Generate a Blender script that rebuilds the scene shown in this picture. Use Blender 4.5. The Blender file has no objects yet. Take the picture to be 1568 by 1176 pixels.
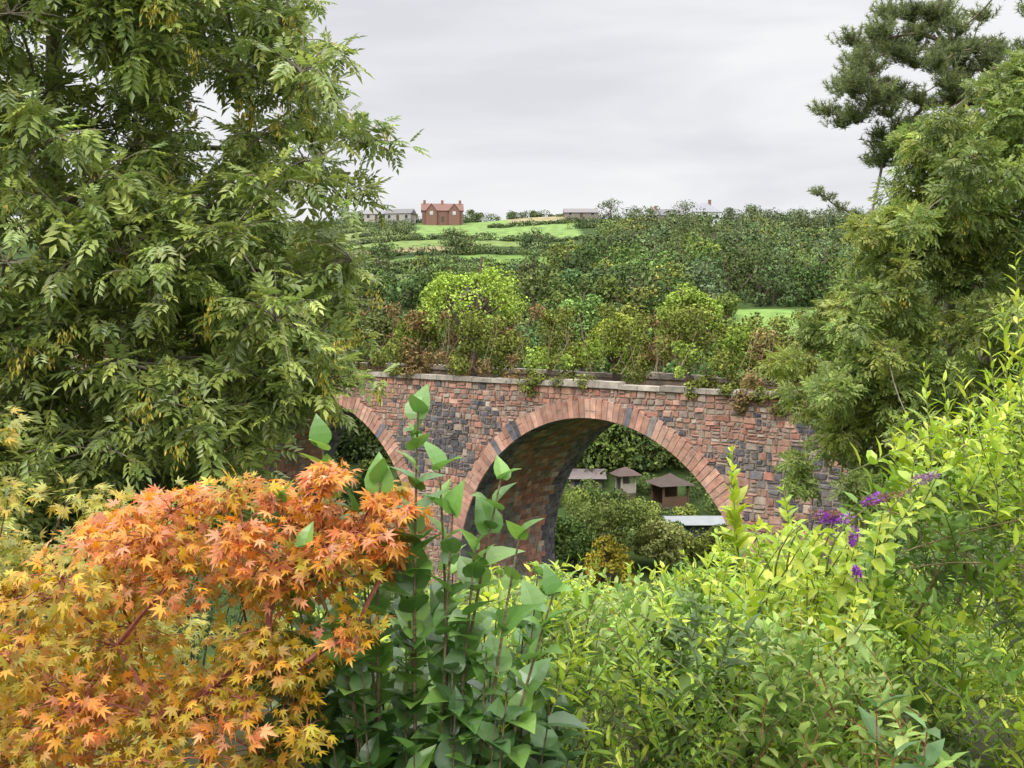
import bpy, math, numpy as np
from mathutils import Vector
rng=np.random.default_rng(7)
A=np.array
def nrm(a): return a/np.maximum(np.linalg.norm(a,axis=-1,keepdims=True),1e-9)
# ------------------------------------------------------------------ mesh builder
class MB:
    def __init__(s): s.v=[];s.t=[];s.c=[];s.m=[];s.o=0
    def add(s,V,T,C,m=0):
        V=np.asarray(V,float).reshape(-1,3);T=np.asarray(T,int).reshape(-1,3)
        C=np.asarray(C,float)
        if C.ndim==1: C=np.tile(C,(len(V),1))
        s.v.append(V);s.t.append(T+s.o);s.c.append(C[:,:3]);s.m.append(np.full(len(T),m));s.o+=len(V)
    def build(s,name,mats,smooth=False,loc=None,rotz=0,parent=None):
        V=np.concatenate(s.v);T=np.concatenate(s.t);C=np.concatenate(s.c);M=np.concatenate(s.m)
        me=bpy.data.meshes.new(name)
        me.vertices.add(len(V));me.vertices.foreach_set('co',V.astype(np.float32).ravel())
        me.loops.add(len(T)*3);me.loops.foreach_set('vertex_index',T.astype(np.int32).ravel())
        me.polygons.add(len(T));me.polygons.foreach_set('loop_start',np.arange(0,len(T)*3,3,dtype=np.int32))
        me.polygons.foreach_set('loop_total',np.full(len(T),3,dtype=np.int32))
        me.update(calc_edges=True)
        me.polygons.foreach_set('material_index',M.astype(np.int32))
        me.polygons.foreach_set('use_smooth',np.full(len(T),smooth))
        at=me.color_attributes.new('Col','FLOAT_COLOR','POINT')
        at.data.foreach_set('color',np.concatenate([C,np.ones((len(C),1))],1).astype(np.float32).ravel())
        for m in mats: me.materials.append(m)
        o=bpy.data.objects.new(name,me);bpy.context.scene.collection.objects.link(o)
        if loc is not None: o.location=loc
        o.rotation_euler[2]=rotz
        if parent: o.parent=parent
        return o
# ------------------------------------------------------------------ materials
def newmat(name):
    m=bpy.data.materials.new(name);m.use_nodes=True;n=m.node_tree;n.nodes.clear();return m,n.nodes,n.links
def leafmat(name,trans=.32,rough=.42,spec=.45):
    m,N,L=newmat(name)
    at=N.new('ShaderNodeAttribute');at.attribute_name='Col'
    hs=N.new('ShaderNodeHueSaturation');hs.inputs['Saturation'].default_value=1.05;hs.inputs['Value'].default_value=1.35
    L.new(at.outputs['Color'],hs.inputs['Color'])
    p=N.new('ShaderNodeBsdfPrincipled');p.inputs['Roughness'].default_value=rough;p.inputs['Specular IOR Level'].default_value=spec
    L.new(at.outputs['Color'],p.inputs['Base Color'])
    t=N.new('ShaderNodeBsdfTranslucent');L.new(hs.outputs[0],t.inputs['Color'])
    mx=N.new('ShaderNodeMixShader');mx.inputs[0].default_value=trans
    L.new(p.outputs[0],mx.inputs[1]);L.new(t.outputs[0],mx.inputs[2])
    o=N.new('ShaderNodeOutputMaterial');L.new(mx.outputs[0],o.inputs[0]);return m
def farmat(name):
    m,N,L=newmat(name);at=N.new('ShaderNodeAttribute');at.attribute_name='Col'
    p=N.new('ShaderNodeBsdfDiffuse');L.new(at.outputs['Color'],p.inputs['Color'])
    o=N.new('ShaderNodeOutputMaterial');L.new(p.outputs[0],o.inputs[0]);return m
def attrmat(name,scale=4,amp=.35,rough=.9,bump=.4,bscale=12,spec=.2,weather=0,wcol=(.38,.31,.26)):
    m,N,L=newmat(name)
    at=N.new('ShaderNodeAttribute');at.attribute_name='Col'
    tc=N.new('ShaderNodeTexCoord')
    no=N.new('ShaderNodeTexNoise');no.inputs['Scale'].default_value=scale;no.inputs['Detail'].default_value=6
    L.new(tc.outputs['Object'],no.inputs['Vector'])
    mr=N.new('ShaderNodeMapRange');mr.inputs['From Min'].default_value=.3;mr.inputs['From Max'].default_value=.7
    mr.inputs['To Min'].default_value=1-amp;mr.inputs['To Max'].default_value=1+amp
    L.new(no.outputs[0],mr.inputs['Value'])
    vm=N.new('ShaderNodeVectorMath');vm.operation='SCALE'
    L.new(at.outputs['Color'],vm.inputs[0]);L.new(mr.outputs[0],vm.inputs['Scale'])
    col=vm.outputs[0]
    if weather:
        n3=N.new('ShaderNodeTexNoise');n3.inputs['Scale'].default_value=3.2;n3.inputs['Detail'].default_value=9;n3.inputs['Roughness'].default_value=.75
        L.new(tc.outputs['Object'],n3.inputs['Vector'])
        m3=N.new('ShaderNodeMapRange');m3.inputs['From Min'].default_value=.42;m3.inputs['From Max'].default_value=.68;m3.inputs['To Max'].default_value=weather
        L.new(n3.outputs[0],m3.inputs['Value'])
        mx=N.new('ShaderNodeMix');mx.data_type='RGBA';L.new(m3.outputs[0],mx.inputs[0]);L.new(col,mx.inputs[6]);mx.inputs[7].default_value=(*wcol,1)
        col=mx.outputs[2]
    p=N.new('ShaderNodeBsdfPrincipled');p.inputs['Roughness'].default_value=rough;p.inputs['Specular IOR Level'].default_value=spec
    L.new(col,p.inputs['Base Color'])
    n2=N.new('ShaderNodeTexNoise');n2.inputs['Scale'].default_value=bscale;n2.inputs['Detail'].default_value=8
    L.new(tc.outputs['Object'],n2.inputs['Vector'])
    b=N.new('ShaderNodeBump');b.inputs['Strength'].default_value=bump;b.inputs['Distance'].default_value=.05
    L.new(n2.outputs[0],b.inputs['Height']);L.new(b.outputs[0],p.inputs['Normal'])
    o=N.new('ShaderNodeOutputMaterial');L.new(p.outputs[0],o.inputs[0]);return m
LEAF=leafmat('leaf');LEAFG=leafmat('leaf_glossy',.28,.34,.65);LEAFM=leafmat('maple_leaf',.33,.42,.45);FAR=farmat('far_foliage')
BARK=attrmat('bark',8,.35,.9,.6,30);STONE=attrmat('stone',2.5,.3,.92,.6,14,weather=.42);GROUND=attrmat('grassland',.35,.3,1,.5,3,0);PAINT=attrmat('building',1.5,.1,.8,.1,10)
# ------------------------------------------------------------------ leaf templates
def rhomb(w=.5,f=.06): return A([(0,0,0),(w/2,.45,f),(0,1,-.05),(-w/2,.45,f)]),A([(0,1,2),(0,2,3)])
def lance(w=.28,f=.05,cv=.18):
    z=lambda y:-cv*y*y
    V=[(0,0,0),(w*.42,.25,f+z(.25)),(w*.42,.62,f+z(.62)),(0,1,z(1)),(-w*.42,.62,f+z(.62)),(-w*.42,.25,f+z(.25)),(0,.25,z(.25)),(0,.62,z(.62))]
    return A(V),A([(0,1,6),(1,2,7),(1,7,6),(2,3,7),(0,6,5),(5,6,7),(5,7,4),(4,7,3)])
def heart():
    half=[(0,0),(.24,-.05),(.38,.12),(.41,.34),(.30,.62),(.13,.88)];V=[];T=[]
    z=lambda x,y:.3*abs(x)-.26*y*y
    ribs=[(0,max(0,y)) for x,y in half]+[(0,1.08)]
    for x,y in ribs: V.append((0,y,z(0,y)))
    n=len(ribs)
    for sg in (1,-1):
        o=len(V)
        for x,y in half[1:]: V.append((sg*x,y,z(x,y)))
        m=len(half)-1
        T.append((0,o,1));
        for i in range(m-1): T+= [(i+1,o+i,o+i+1),(i+1,o+i+1,i+2)]
        T.append((n-2,o+m-1,n-1))
    return A(V),A(T)
def maple(seed=0):
    r=np.random.default_rng(seed)
    an=[-128,-82,-40,0,40,82,128];ln=[.34,.62,.86,1,.86,.62,.34];V=[(0,0,0)];T=[]
    def p(a,l): a=math.radians(a);return (l*math.sin(a),l*math.cos(a),-.28*l*l)
    for i,(a,l) in enumerate(zip(an,ln)):
        l*=r.uniform(.85,1.1);d=20;o=len(V)
        V+= [p(a-d,.32),p(a-12,.55*l),p(a,l),p(a+12,.55*l),p(a+d,.32)]
        T+= [(0,o,o+1),(0,o+1,o+3),(o+1,o+2,o+3),(0,o+3,o+4)]
    V=A(V);V[:,1]+=.1;return V,A(T)
def compound(pairs=3,ll=.46,w=.42):
    V=[];T=[];lv,lt=rhomb(w,.05);z=lambda y:-.28*y*y
    def put(px,py,ang,l):
        a=math.radians(ang);o=len(V)
        for x,y,zz in lv:
            X=x*math.cos(a)+y*math.sin(a);Y=-x*math.sin(a)+y*math.cos(a)
            V.append((px+X*l,py+Y*l,z(py)+zz*l-.25*y*y*l))
        for t in lt: T.append(tuple(o+i for i in t))
    for i in range(pairs):
        y=.25+i*.6/pairs
        put(0,y,52,ll);put(0,y,-58,ll)
    put(0,.82,0,ll)
    return A(V),A(T)
def tuft(n=30,seed=1):
    r=np.random.default_rng(seed);V=[];T=[]
    for i in range(n):
        a=r.uniform(0,6.28);e=r.uniform(.15,1.4);d=A([math.cos(a)*math.sin(e),math.cos(e),math.sin(a)*math.sin(e)])
        b=A([0,r.uniform(-1.2,.3),0]);s=np.cross(d,r.normal(size=3));s=s/np.linalg.norm(s)*.055;o=len(V)
        V+= [b-s,b+s,b+d*r.uniform(.6,.9)];T.append((o,o+1,o+2))
    return A(V),A(T)
def clumpq(seed=0):
    r=np.random.default_rng(seed);V=[];T=[]
    for i in range(3):
        a=r.uniform(0,6.28);c=A([r.uniform(-.4,.4),r.uniform(-.4,.4),r.uniform(-.12,.12)]);o=len(V)
        for j,l in enumerate(r.uniform(.2,.45,4)):
            q=a+j*1.57;V.append(c+A([math.cos(q)*l,math.sin(q)*l,r.uniform(-.1,.1)]))
        T+= [(o,o+1,o+2),(o,o+2,o+3)]
    return A(V),A(T)
RH=rhomb(.55);RHN=rhomb(.3);LA=lance();LAW=lance(.5,.07,.25);HE=heart();MA=[maple(i) for i in range(3)];CO=compound();TU=tuft();CQ=clumpq(3)
def leaves(B,P,D,Nn,S,tm,C,mat=0):
    V,T=tm;n=len(P);D=nrm(D);X=nrm(np.cross(D,Nn));Z=np.cross(X,D);S=np.broadcast_to(np.asarray(S,float),(n,))
    vv=P[:,None,:]+S[:,None,None]*(V[None,:,0:1]*X[:,None,:]+V[None,:,1:2]*D[:,None,:]+V[None,:,2:3]*Z[:,None,:])
    tt=T[None]+(np.arange(n)*len(V))[:,None,None]
    B.add(vv.reshape(-1,3),tt.reshape(-1,3),np.repeat(C,len(V),0),mat)
GAIN=A([1.35,1.2,1.0])
def pal(cols,n,w=None,j=.18,gain=None):
    cols=A(cols,dtype=float);i=rng.choice(len(cols),n,p=w);k=rng.choice(len(cols),n,p=w);f=rng.random((n,1))*.5
    c=cols[i]*(1-f)+cols[k]*f
    return np.minimum(c*np.exp(rng.normal(0,j,(n,1)))*(GAIN if gain is None else gain),.85)
def tube(B,pts,rad,col,sides=6,mat=1):
    pts=np.asarray(pts,float);n=len(pts);rad=np.broadcast_to(rad,(n,)) if np.ndim(rad)==0 else np.asarray(rad)
    tg=nrm(np.gradient(pts,axis=0));ref=np.tile(A([.31,.95,.1]),(n,1));
    if abs(np.mean(tg@A([.31,.95,.1])))>.9: ref=np.tile(A([1.,0,0]),(n,1))
    x=nrm(np.cross(tg,ref));y=np.cross(tg,x);a=np.arange(sides)/sides*2*math.pi
    V=pts[:,None]+rad[:,None,None]*(np.cos(a)[None,:,None]*x[:,None]+np.sin(a)[None,:,None]*y[:,None])
    T=[]
    for i in range(n-1):
        for j in range(sides):
            p=i*sides+j;q=i*sides+(j+1)%sides;T+= [(p,q,q+sides),(p,q+sides,p+sides)]
    B.add(V.reshape(-1,3),T,col,mat)
def bez(a,b,c,n=8):
    t=np.linspace(0,1,n)[:,None];return (1-t)**2*A(a)+2*t*(1-t)*A(b)+t*t*A(c)
def sph(n): return nrm(rng.normal(size=(n,3)))
def skeleton(B,trunk,cs,r0,col,rise=.25,sides=5,wob=.12,zoff=.3,rmax=1.):
    trunk=A(trunk);cs=A(cs);nt=len(trunk);d=np.min(np.linalg.norm(cs[:,None]-trunk[None],axis=2),1);od=np.argsort(d)
    nodes=list(trunk);par={};dist=[0]*nt
    for i in od:
        c=cs[i];N_=A(nodes);q=np.linalg.norm(N_-c,axis=1)+.25*A(dist)
        q[:nt]+=np.where(trunk[:,2]>c[2]-zoff,3.,0.)+.4;j=int(np.argmin(q));par[len(nodes)]=j;dist.append(dist[j]+np.linalg.norm(N_[j]-c));nodes.append(c)
    cnt=np.ones(len(nodes))
    for k in range(len(nodes)-1,nt-1,-1): cnt[par[k]]+=cnt[k]
    for k in range(nt,len(nodes)):
        p,c=nodes[par[k]],nodes[k];L_=np.linalg.norm(c-p);ra=min(r0*math.sqrt(cnt[k]),rmax)
        tube(B,bez(p,(p+c)/2+A([0,0,rise*L_*.5])+rng.normal(0,wob*L_*.5,3),c,6),np.linspace(ra,max(ra*.7,r0*.6),6),col,sides)
def clump(B,c,r,n,tm,size,cols,w=None,fill=2.2,droop=.2,mat=0,j=.18,upn=.6,sj=.25,tint=.12,form=False):
    d=sph(n);r=A(r,dtype=float)*np.ones(3);P=A(c)+d*r*(rng.random((n,1))**(1/fill))
    if form: D=sph(n);Nn=nrm(d+sph(n)*.55)
    else: D=nrm(d*.7+sph(n)*.7-A([0,0,droop]));Nn=nrm(d*.8+A([0,0,upn])+sph(n)*.45)
    C=pal(cols,n,w,j)*math.exp(rng.normal(0,tint))
    leaves(B,P,D,Nn,size*np.exp(rng.normal(0,sj,n)),tm,C,mat)
# ------------------------------------------------------------------ terrain
PY=[-3000,-60,0,6,12,20,30,45,60,82,95,110,140,170,200,250,300,360,420,480,600,900,3200]
PZ=[-4,-3,-1.75,-2.4,-4.3,-7,-10.5,-15,-17,-15.6,-12.5,-7.5,-3,0.5,3,8.5,14.5,25,34.5,38,39,34,30]
def hz(x,y):
    x=np.asarray(x,float);y=np.asarray(y,float)
    z=np.interp(y,PY,PZ);k=np.clip((y-120)/300,0,1)
    z=z+k*(1.3*np.sin(x*.035+1)+.8*np.sin(x*.09+y*.03))+.15*np.sin(x*.7)*np.sin(y*.5)*np.clip(y/10,0,1)
    return z
def h1(x,y): return float(hz(x,y))
xs=np.unique(np.concatenate([np.linspace(-3000,-260,28),np.arange(-260,260,2.6),np.linspace(260,3000,28)]))
ys=np.unique(np.concatenate([np.linspace(-300,-12,12),np.arange(-12,60,1.2),np.arange(60,520,2.2),np.linspace(520,3200,40)]))
X,Y=np.meshgrid(xs,ys);Z=hz(X,Y);ny,nx=X.shape
G=np.zeros((ny,nx,3));G[:]=(.05,.075,.025);R=X/np.maximum(Y,1)
def fld(m,c): G[m]=c
fld((Y>190),(.05,.075,.03))
fld((Y>226)&(Y<256)&(R<.03)&(R>-.35),(.14,.17,.065))
fld((Y>314)&(Y<326)&(R<-.05)&(R>-.3),(.24,.20,.11))
fld((Y>326)&(Y<342)&(R<.03)&(R>-.3),(.15,.20,.07))
fld((Y>258)&(Y<304)&(R<.045)&(R>-.35),(.13,.20,.055))
fld((Y>345)&(Y<424)&(R>-.085)&(R<.06),(.165,.24,.08))
fld((Y>345)&(Y<424)&(R<-.09),(.17,.20,.08))
fld((Y>404)&(Y<440)&(R>-.005)&(R<.05),(.27,.23,.13))
fld((Y>104)&(Y<170)&(R>.2)&(R<.30),(.16,.25,.07))
fld((Y<14),(.05,.05,.03))
g=MB();idx=np.arange(ny*nx).reshape(ny,nx);a=idx[:-1,:-1].ravel();b=idx[:-1,1:].ravel();c=idx[1:,1:].ravel();d=idx[1:,:-1].ravel()
g.add(np.stack([X,Y,Z],-1).reshape(-1,3),np.concatenate([np.stack([a,b,c],1),np.stack([a,c,d],1)]),G.reshape(-1,3))
g.build('ground',[GROUND],True)
# ------------------------------------------------------------------ viaduct
def frustum(B,bk,fr,col,mat=0):
    V=list(bk)+list(fr);T=[(4,5,6),(4,6,7)]
    for i in range(4):
        j=(i+1)%4;T+= [(i,j,4+j),(i,4+j,4+i)]
    B.add(V,T,col,mat)
v=MB();RR=8.8;TH=1.0;ZC=-5.2-RR;ARC=[0,-21,-42];S0,S1=-66,34;TOP=-3.68;BOT=-19;WD=8.4
MORT=A([.33,.25,.205])
PINK=A([(.42,.215,.155),(.38,.20,.145),(.45,.26,.195),(.34,.175,.13),(.42,.18,.125)]);DARK=A([(.07,.072,.09),(.095,.095,.115),(.12,.115,.125),(.06,.06,.075),(.15,.13,.125)]);BUFF=A([(.38,.29,.225),(.33,.255,.20),(.28,.22,.18),(.24,.18,.15),(.43,.35,.28)])
sa=set(np.arange(S0,S1+.1,1.0))
for ac in ARC:
    for q in np.linspace(0,math.pi,49): sa.add(ac-RR*math.cos(q))
sa=sorted(sa)
def bot(s,eps):
    for ac in ARC:
        d=s+eps-ac
        if abs(d)<RR: return ZC+math.sqrt(max(0,RR*RR-(s-ac)**2))
    return BOT
for i in range(len(sa)-1):
    s,e=sa[i],sa[i+1]
    if e-s<1e-5: continue
    bl,br=bot(s,1e-4),bot(e,-1e-4)
    v.add([(s,.045,bl),(e,.045,br),(e,.045,TOP),(s,.045,TOP)],[(0,1,2),(0,2,3)],MORT)
    v.add([(s,WD,bl),(e,WD,br),(e,WD,TOP),(s,WD,TOP)],[(0,2,1),(0,3,2)],A([.2,.15,.12]))
v.add([(S0,.45,TOP-.6),(S1,.45,TOP-.6),(S1,WD-.4,TOP-.6),(S0,WD-.4,TOP-.6)],[(0,1,2),(0,2,3)],(.08,.07,.04))
for t0 in (.45,WD-.4): v.add([(S0,t0,TOP-.6),(S1,t0,TOP-.6),(S1,t0,TOP),(S0,t0,TOP)],[(0,1,2),(0,2,3)],MORT)
def darkp(s,z):
    n=math.sin(s*.9+1.3)*math.cos(z*1.0+s*.3)+.8*math.sin(s*1.7+z*1.4+2)
    n+=2.9*math.exp(-((s+9.8)/2.8)**2-((z+6.9)/2.1)**2)+2.5*math.exp(-((s-12.5)/2.4)**2-((z+8.6)/2.6)**2)+2.2*math.exp(-((s-7.6)/1.6)**2-((z+6.6)/.9)**2)-1.6*math.exp(-((z+4.2)/.6)**2)
    return .02+.90/(1+math.exp(-(n*3.4-3.7)))
def wz(s,z): return (.06*math.sin(s*.7+z*.5)+.035*math.sin(s*1.9-z))*min(1,max(0,(TOP-z)/1.0))
z=BOT
while z<TOP-.05:
    hh=min(rng.uniform(.20,.42),TOP-z)
    if TOP-(z+hh)<.12: hh=TOP-z
    s=-34+rng.uniform(0,.3)
    while s<22:
        w=rng.uniform(.2,.66)*(.8 if hh<.3 else 1);sc,zc=s+w/2,z+hh/2;ok=True
        for ac in ARC:
            if zc>ZC and math.hypot(sc-ac,zc-ZC)<RR+TH-.12: ok=False
            if zc<=ZC and abs(sc-ac)<RR+.12: ok=False
        if ok:
            parts=[(s,w,z,hh)]
            if rng.random()<.28 and hh>.27: k=rng.uniform(.35,.65);parts=[(s,w,z,hh*k),(s,w,z+hh*k,hh*(1-k))]
            elif rng.random()<.12: k=rng.uniform(.35,.65);parts=[(s,w*k,z,hh),(s+w*k,w*(1-k),z,hh*rng.uniform(.7,1))]
            for (ps,pw,pz,ph) in parts:
                u=rng.random();r2=rng.random()
                col=(DARK[rng.integers(5)] if u<darkp(sc,zc) else (PINK[rng.integers(5)] if r2<.68 else BUFF[rng.integers(5)]))*math.exp(rng.normal(0,.17))
                g_=rng.uniform(.012,.03);f=-rng.uniform(-.01,.05);i=.028
                j4=rng.uniform(-.03,.03,(4,2));dz=wz(sc,zc)
                q=[(ps+g_,pz+g_),(ps+pw-g_,pz+g_),(ps+pw-g_,pz+ph-g_),(ps+g_,pz+ph-g_)]
                q=[(a_+j4[k,0],b_+j4[k,1]+dz) for k,(a_,b_) in enumerate(q)]
                cx,cz=ps+pw/2,pz+ph/2+dz
                frustum(v,[(a_,.07,b_) for a_,b_ in q],[(a_+(i if a_<cx else -i),f+rng.uniform(-.012,.012),b_+(i if b_<cz else -i)) for a_,b_ in q],col)
        s+=w
    z+=hh
for ac in ARC:
    n=84
    for k in range(n):
        a0=math.pi*k/n+.0016;a1=math.pi*(k+1)/n-.0016
        o=RR+TH*rng.uniform(.86,1.08);f=-.065-rng.uniform(0,.02)
        P=lambda a,r,t:(ac-r*math.cos(a),t,ZC+r*math.sin(a))
        dk=rng.random()<(.05+(.6 if (ac==0 and .8<math.pi*k/n<1.05) else 0))
        col=(DARK[rng.integers(5)]*1.4 if dk else PINK[rng.integers(4)]*A([1.15,1.13,1.12]))*math.exp(rng.normal(0,.12))
        cuts=[RR,o] if rng.random()<.6 else [RR,RR+TH*rng.uniform(.35,.65),o]
        for c0,c1 in zip(cuts[:-1],cuts[1:]):
            c0+=.008;c1-=.008
            frustum(v,[P(a0,c0,.3),P(a1,c0,.3),P(a1,c1,.07),P(a0,c1,.07)],[P(a0+.001,c0+.01,f),P(a1-.001,c0+.01,f),P(a1-.001,c1-.02,f),P(a0+.001,c1-.02,f)],col*math.exp(rng.normal(0,.07)))
    for k in range(60):
        a0=math.pi*k/60;a1=math.pi*(k+1)/60
        v.add([P(a0,RR+.01,-.045),P(a1,RR+.01,-.045),P(a1,RR+TH*.86,-.045),P(a0,RR+TH*.86,-.045)],[(0,1,2),(0,2,3)],MORT*1.05)
def path(u,ac,off=0):
    L0=ZC-BOT
    if u<L0: return (ac-RR+off,BOT+u),(1,0)
    a=(u-L0)/RR
    if a<math.pi: r=RR-off;return (ac-r*math.cos(a),ZC+r*math.sin(a)),(math.cos(a),-math.sin(a))
    return (ac+RR-off,ZC-(u-L0-math.pi*RR)),(-1,0)
UT=2*(ZC-BOT)+math.pi*RR
for ac in ARC:
    us=np.linspace(0,UT,118)
    for k in range(len(us)-1):
        p,_=path(us[k],ac);q,_=path(us[k+1],ac)
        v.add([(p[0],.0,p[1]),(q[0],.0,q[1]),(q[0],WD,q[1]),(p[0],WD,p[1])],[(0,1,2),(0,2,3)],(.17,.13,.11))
        t=0.0
        while t<WD:
            w=min(rng.uniform(.3,.75),WD-t)
            if w<.12: break
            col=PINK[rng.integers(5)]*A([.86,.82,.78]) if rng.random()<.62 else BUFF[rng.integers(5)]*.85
            st=math.sin(t*1.3+us[k]*.4)+.5*math.sin(us[k]*1.1+t*2.1)
            if st>.9: col=A([.17,.15,.13])
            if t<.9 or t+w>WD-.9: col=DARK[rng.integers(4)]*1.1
            col=col*math.exp(rng.normal(0,.2));d_=.015+rng.uniform(0,.025)
            p2,_=path(us[k]+.02,ac,d_);q2,_=path(us[k+1]-.02,ac,d_)
            frustum(v,[(p[0],t+.01,p[1]),(q[0],t+.01,q[1]),(q[0],t+w-.01,q[1]),(p[0],t+w-.01,p[1])],[(p2[0],t+.02,p2[1]),(q2[0],t+.02,q2[1]),(q2[0],t+w-.02,q2[1]),(p2[0],t+w-.02,p2[1])],col)
            t+=w
for t0,t1 in ((-.14,.55),(WD-.5,WD+.14)):
    s=-60
    while s<30:
        w=rng.uniform(.9,1.4);dz=rng.normal(0,.02)+(.10 if -2.6<s<1.5 or s>20 else 0)
        col=A([.33,.29,.24])*math.exp(rng.normal(0,.22))
        za,zb=TOP+.002+dz*.2,TOP+.24+dz
        frustum(v,[(s+.01,t0,za),(s+w-.01,t0,za),(s+w-.01,t1,za),(s+.01,t1,za)],[(s+.02,t0+.02,zb),(s+w-.02,t0+.02,zb),(s+w-.02,t1-.02,zb),(s+.02,t1-.02,zb)],col)
        v.add([(s+.01,t0,za),(s+w-.01,t0,za),(s+w-.01,t1,za),(s+.01,t1,za)],[(0,2,1),(0,3,2)],col)
        s+=w
VL=(3.91,55,0);VR=math.radians(-40);ca,sn=math.cos(VR),math.sin(VR)
v.build('stone_railway_viaduct',[STONE],False,VL,VR)
def bw(s,t,z): return A([VL[0]+ca*s-sn*t,VL[1]+sn*s+ca*t,z])
# ------------------------------------------------------------------ bridge-top scrub
OL=[(.13,.165,.045),(.165,.205,.055),(.10,.135,.04)];RU=[(.19,.135,.08),(.165,.125,.065),(.14,.14,.06)];LG=[(.16,.24,.055),(.20,.29,.06),(.13,.21,.05)]
bs=MB()
def topz(s): return float(np.interp(s,[-50,-22,-14,-8,-2,4,9,14,30],[.1,.1,.1,0,.1,.6,-.2,-1.4,-1.4]))
for i in range(470):
    s=rng.uniform(-48,26);t=rng.uniform(.0,7.8);r=rng.uniform(.3,.95);u=rng.random()**.7
    z=-4.0+(topz(s)+rng.normal(0,.6)-r*.6+4.0)*u
    if t<1.0: z=min(z,-2.3+rng.normal(0,.4))
    k=math.sin(s*.9)+.6*math.sin(s*2.3+t)+(1.1 if s<-7 else 0);cols=RU if k>1.05 else (LG if k<-.5 else OL)
    clump(bs,bw(s,t,z),(r,r,r*.85),int(480*r*r)+40,CQ,.15,cols,droop=-.5,j=.28,form=i%3==0,fill=2)
for i in range(48):
    s=rng.choice([-17,-13,-3,-1,5.5,8,10,11,13,16])+rng.normal(0,.7);r=rng.uniform(.15,.6)
    k=math.sin(s*.9);cols=RU if k>.9 else OL
    clump(bs,bw(s,-.1,-3.3-rng.random()**2.2*(.8 if s<4 else 1.4)),(r*1.3,.25,r*.7),int(420*r),CQ,.12,cols,droop=.5,j=.25)
for i in range(150):
    s=rng.uniform(-30,20) if i%2 else rng.choice([-15,-5,3,9])+rng.normal(0,1);p=bw(s,rng.uniform(.3,6),-3);q=p+A([rng.normal(0,.7),0,rng.uniform(1.2,3.4)])
    tube(bs,bez(p,(p+q)/2+rng.normal(0,.25,3),q,4),[.02,.016,.012,.006],(.28,.20,.14),3)
bs.build('scrub_on_viaduct',[FAR,BARK])
# ------------------------------------------------------------------ generic trees
HAZE=A([.125,.155,.115])  # aerial haze, painted into the distant foliage base colours
def tree(B,x,y,h,w,cols,nl,ls,base=None,lobes=12,low=.2,tm=CQ,asp=1.,fill=4,zb=None,lr=(.2,.34),form=True,skirt=False):
    gz=h1(x,y) if zb is None else zb;tr=A([x,y,gz]);cz=gz+h*(low+1)/2;rz=h*(1-low)/2
    cols=A(cols)*math.exp(rng.normal(0,.17))*A([math.exp(rng.normal(0,.10)),1,math.exp(rng.normal(0,.1))])
    if y>150: m_=min(.38,(y-150)/650);cols=cols*(1-m_)+HAZE*m_  # painted haze: crowns fade to the grey-green haze tint with distance
    top=A([x+rng.normal(0,.1*w),y,gz+h*.8]);bc=(.13,.10,.075)
    tube(B,bez(tr-A([0,0,.5]),(tr+top)/2+A([rng.normal(0,.15),0,0]),top,6),np.linspace(h*.03,h*.008,6),bc,6)
    for i in range(lobes):
        d=sph(1)[0];d[2]=abs(d[2])*1.2-.5;c=A([x,y,cz])+d*A([w*.33,w*.33*asp,rz*.62])
        r=rng.uniform(*lr)*w;rr=A([r,r,r*rng.uniform(.7,.95)])
        if skirt and i%3==0: c[2]=gz+r*.6;c[1]-=.15*w
        st=A([x,y,gz+h*rng.uniform(.2,.6)]);tube(B,bez(st,(st+c)/2-A([0,0,.05*h]),c,4),[h*.012,h*.009,h*.006,h*.003],bc,4)
        clump(B,c,rr,nl//lobes,tm,ls,cols,fill=fill,droop=0,j=.2,tint=.12,upn=.3,form=form)
DG=[(.065,.11,.045),(.08,.13,.05),(.055,.095,.04)];MG=[(.095,.15,.05),(.115,.18,.06),(.085,.135,.05)];YG=[(.14,.20,.055),(.18,.235,.06),(.125,.18,.055)]
BG=[(.09,.14,.07),(.11,.165,.085),(.08,.12,.06)]
PALS=[DG,MG,MG,BG,YG,DG,BG]
wd=MB()
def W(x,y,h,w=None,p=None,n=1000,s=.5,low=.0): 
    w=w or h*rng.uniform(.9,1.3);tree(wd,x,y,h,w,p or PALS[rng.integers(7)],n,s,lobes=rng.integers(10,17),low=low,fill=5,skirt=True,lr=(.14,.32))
def hedge(y,r0,r1,h,p=None,gap=.1):
    r=r0;st=rng.uniform(0,9)
    while r<r1:
        q=rng.uniform(.35,.62)*h*(1+.5*math.sin(r*90+st)*math.sin(r*31))
        if rng.random()<.06: q*=1.7
        if rng.random()>gap:
            yy=y+rng.normal(0,1.2)+20*r*math.sin(y);x=r*yy;pc=A(p or [DG,MG,BG][rng.integers(3)])*.7+HAZE*.3  # hedge colour carries a fixed share of the painted haze tint
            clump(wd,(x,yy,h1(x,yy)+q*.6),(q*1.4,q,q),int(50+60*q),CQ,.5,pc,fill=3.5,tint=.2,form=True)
        r+=q*1.1/y
pts=[]
for i in range(1500):   # wooded hillside to the right
    y=rng.uniform(195,400);r=rng.uniform(.045,.44)
    if y>330 and r<.10: continue
    if y>240 and r<.062+.0004*(y-240): continue
    if y>365 and .125<r<.19: continue
    x=r*y;sp_=rng.uniform(3.4,7.0)
    if any((x-a)**2+((y-b)*.75)**2<sp_**2 for a,b in pts): continue
    pts.append((x,y));W(x,y,rng.uniform(.6,1.25)*np.interp(y,[205,300,400],[10.5,10.,7.5]),n=950 if y<300 else 750,s=.62)
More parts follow.
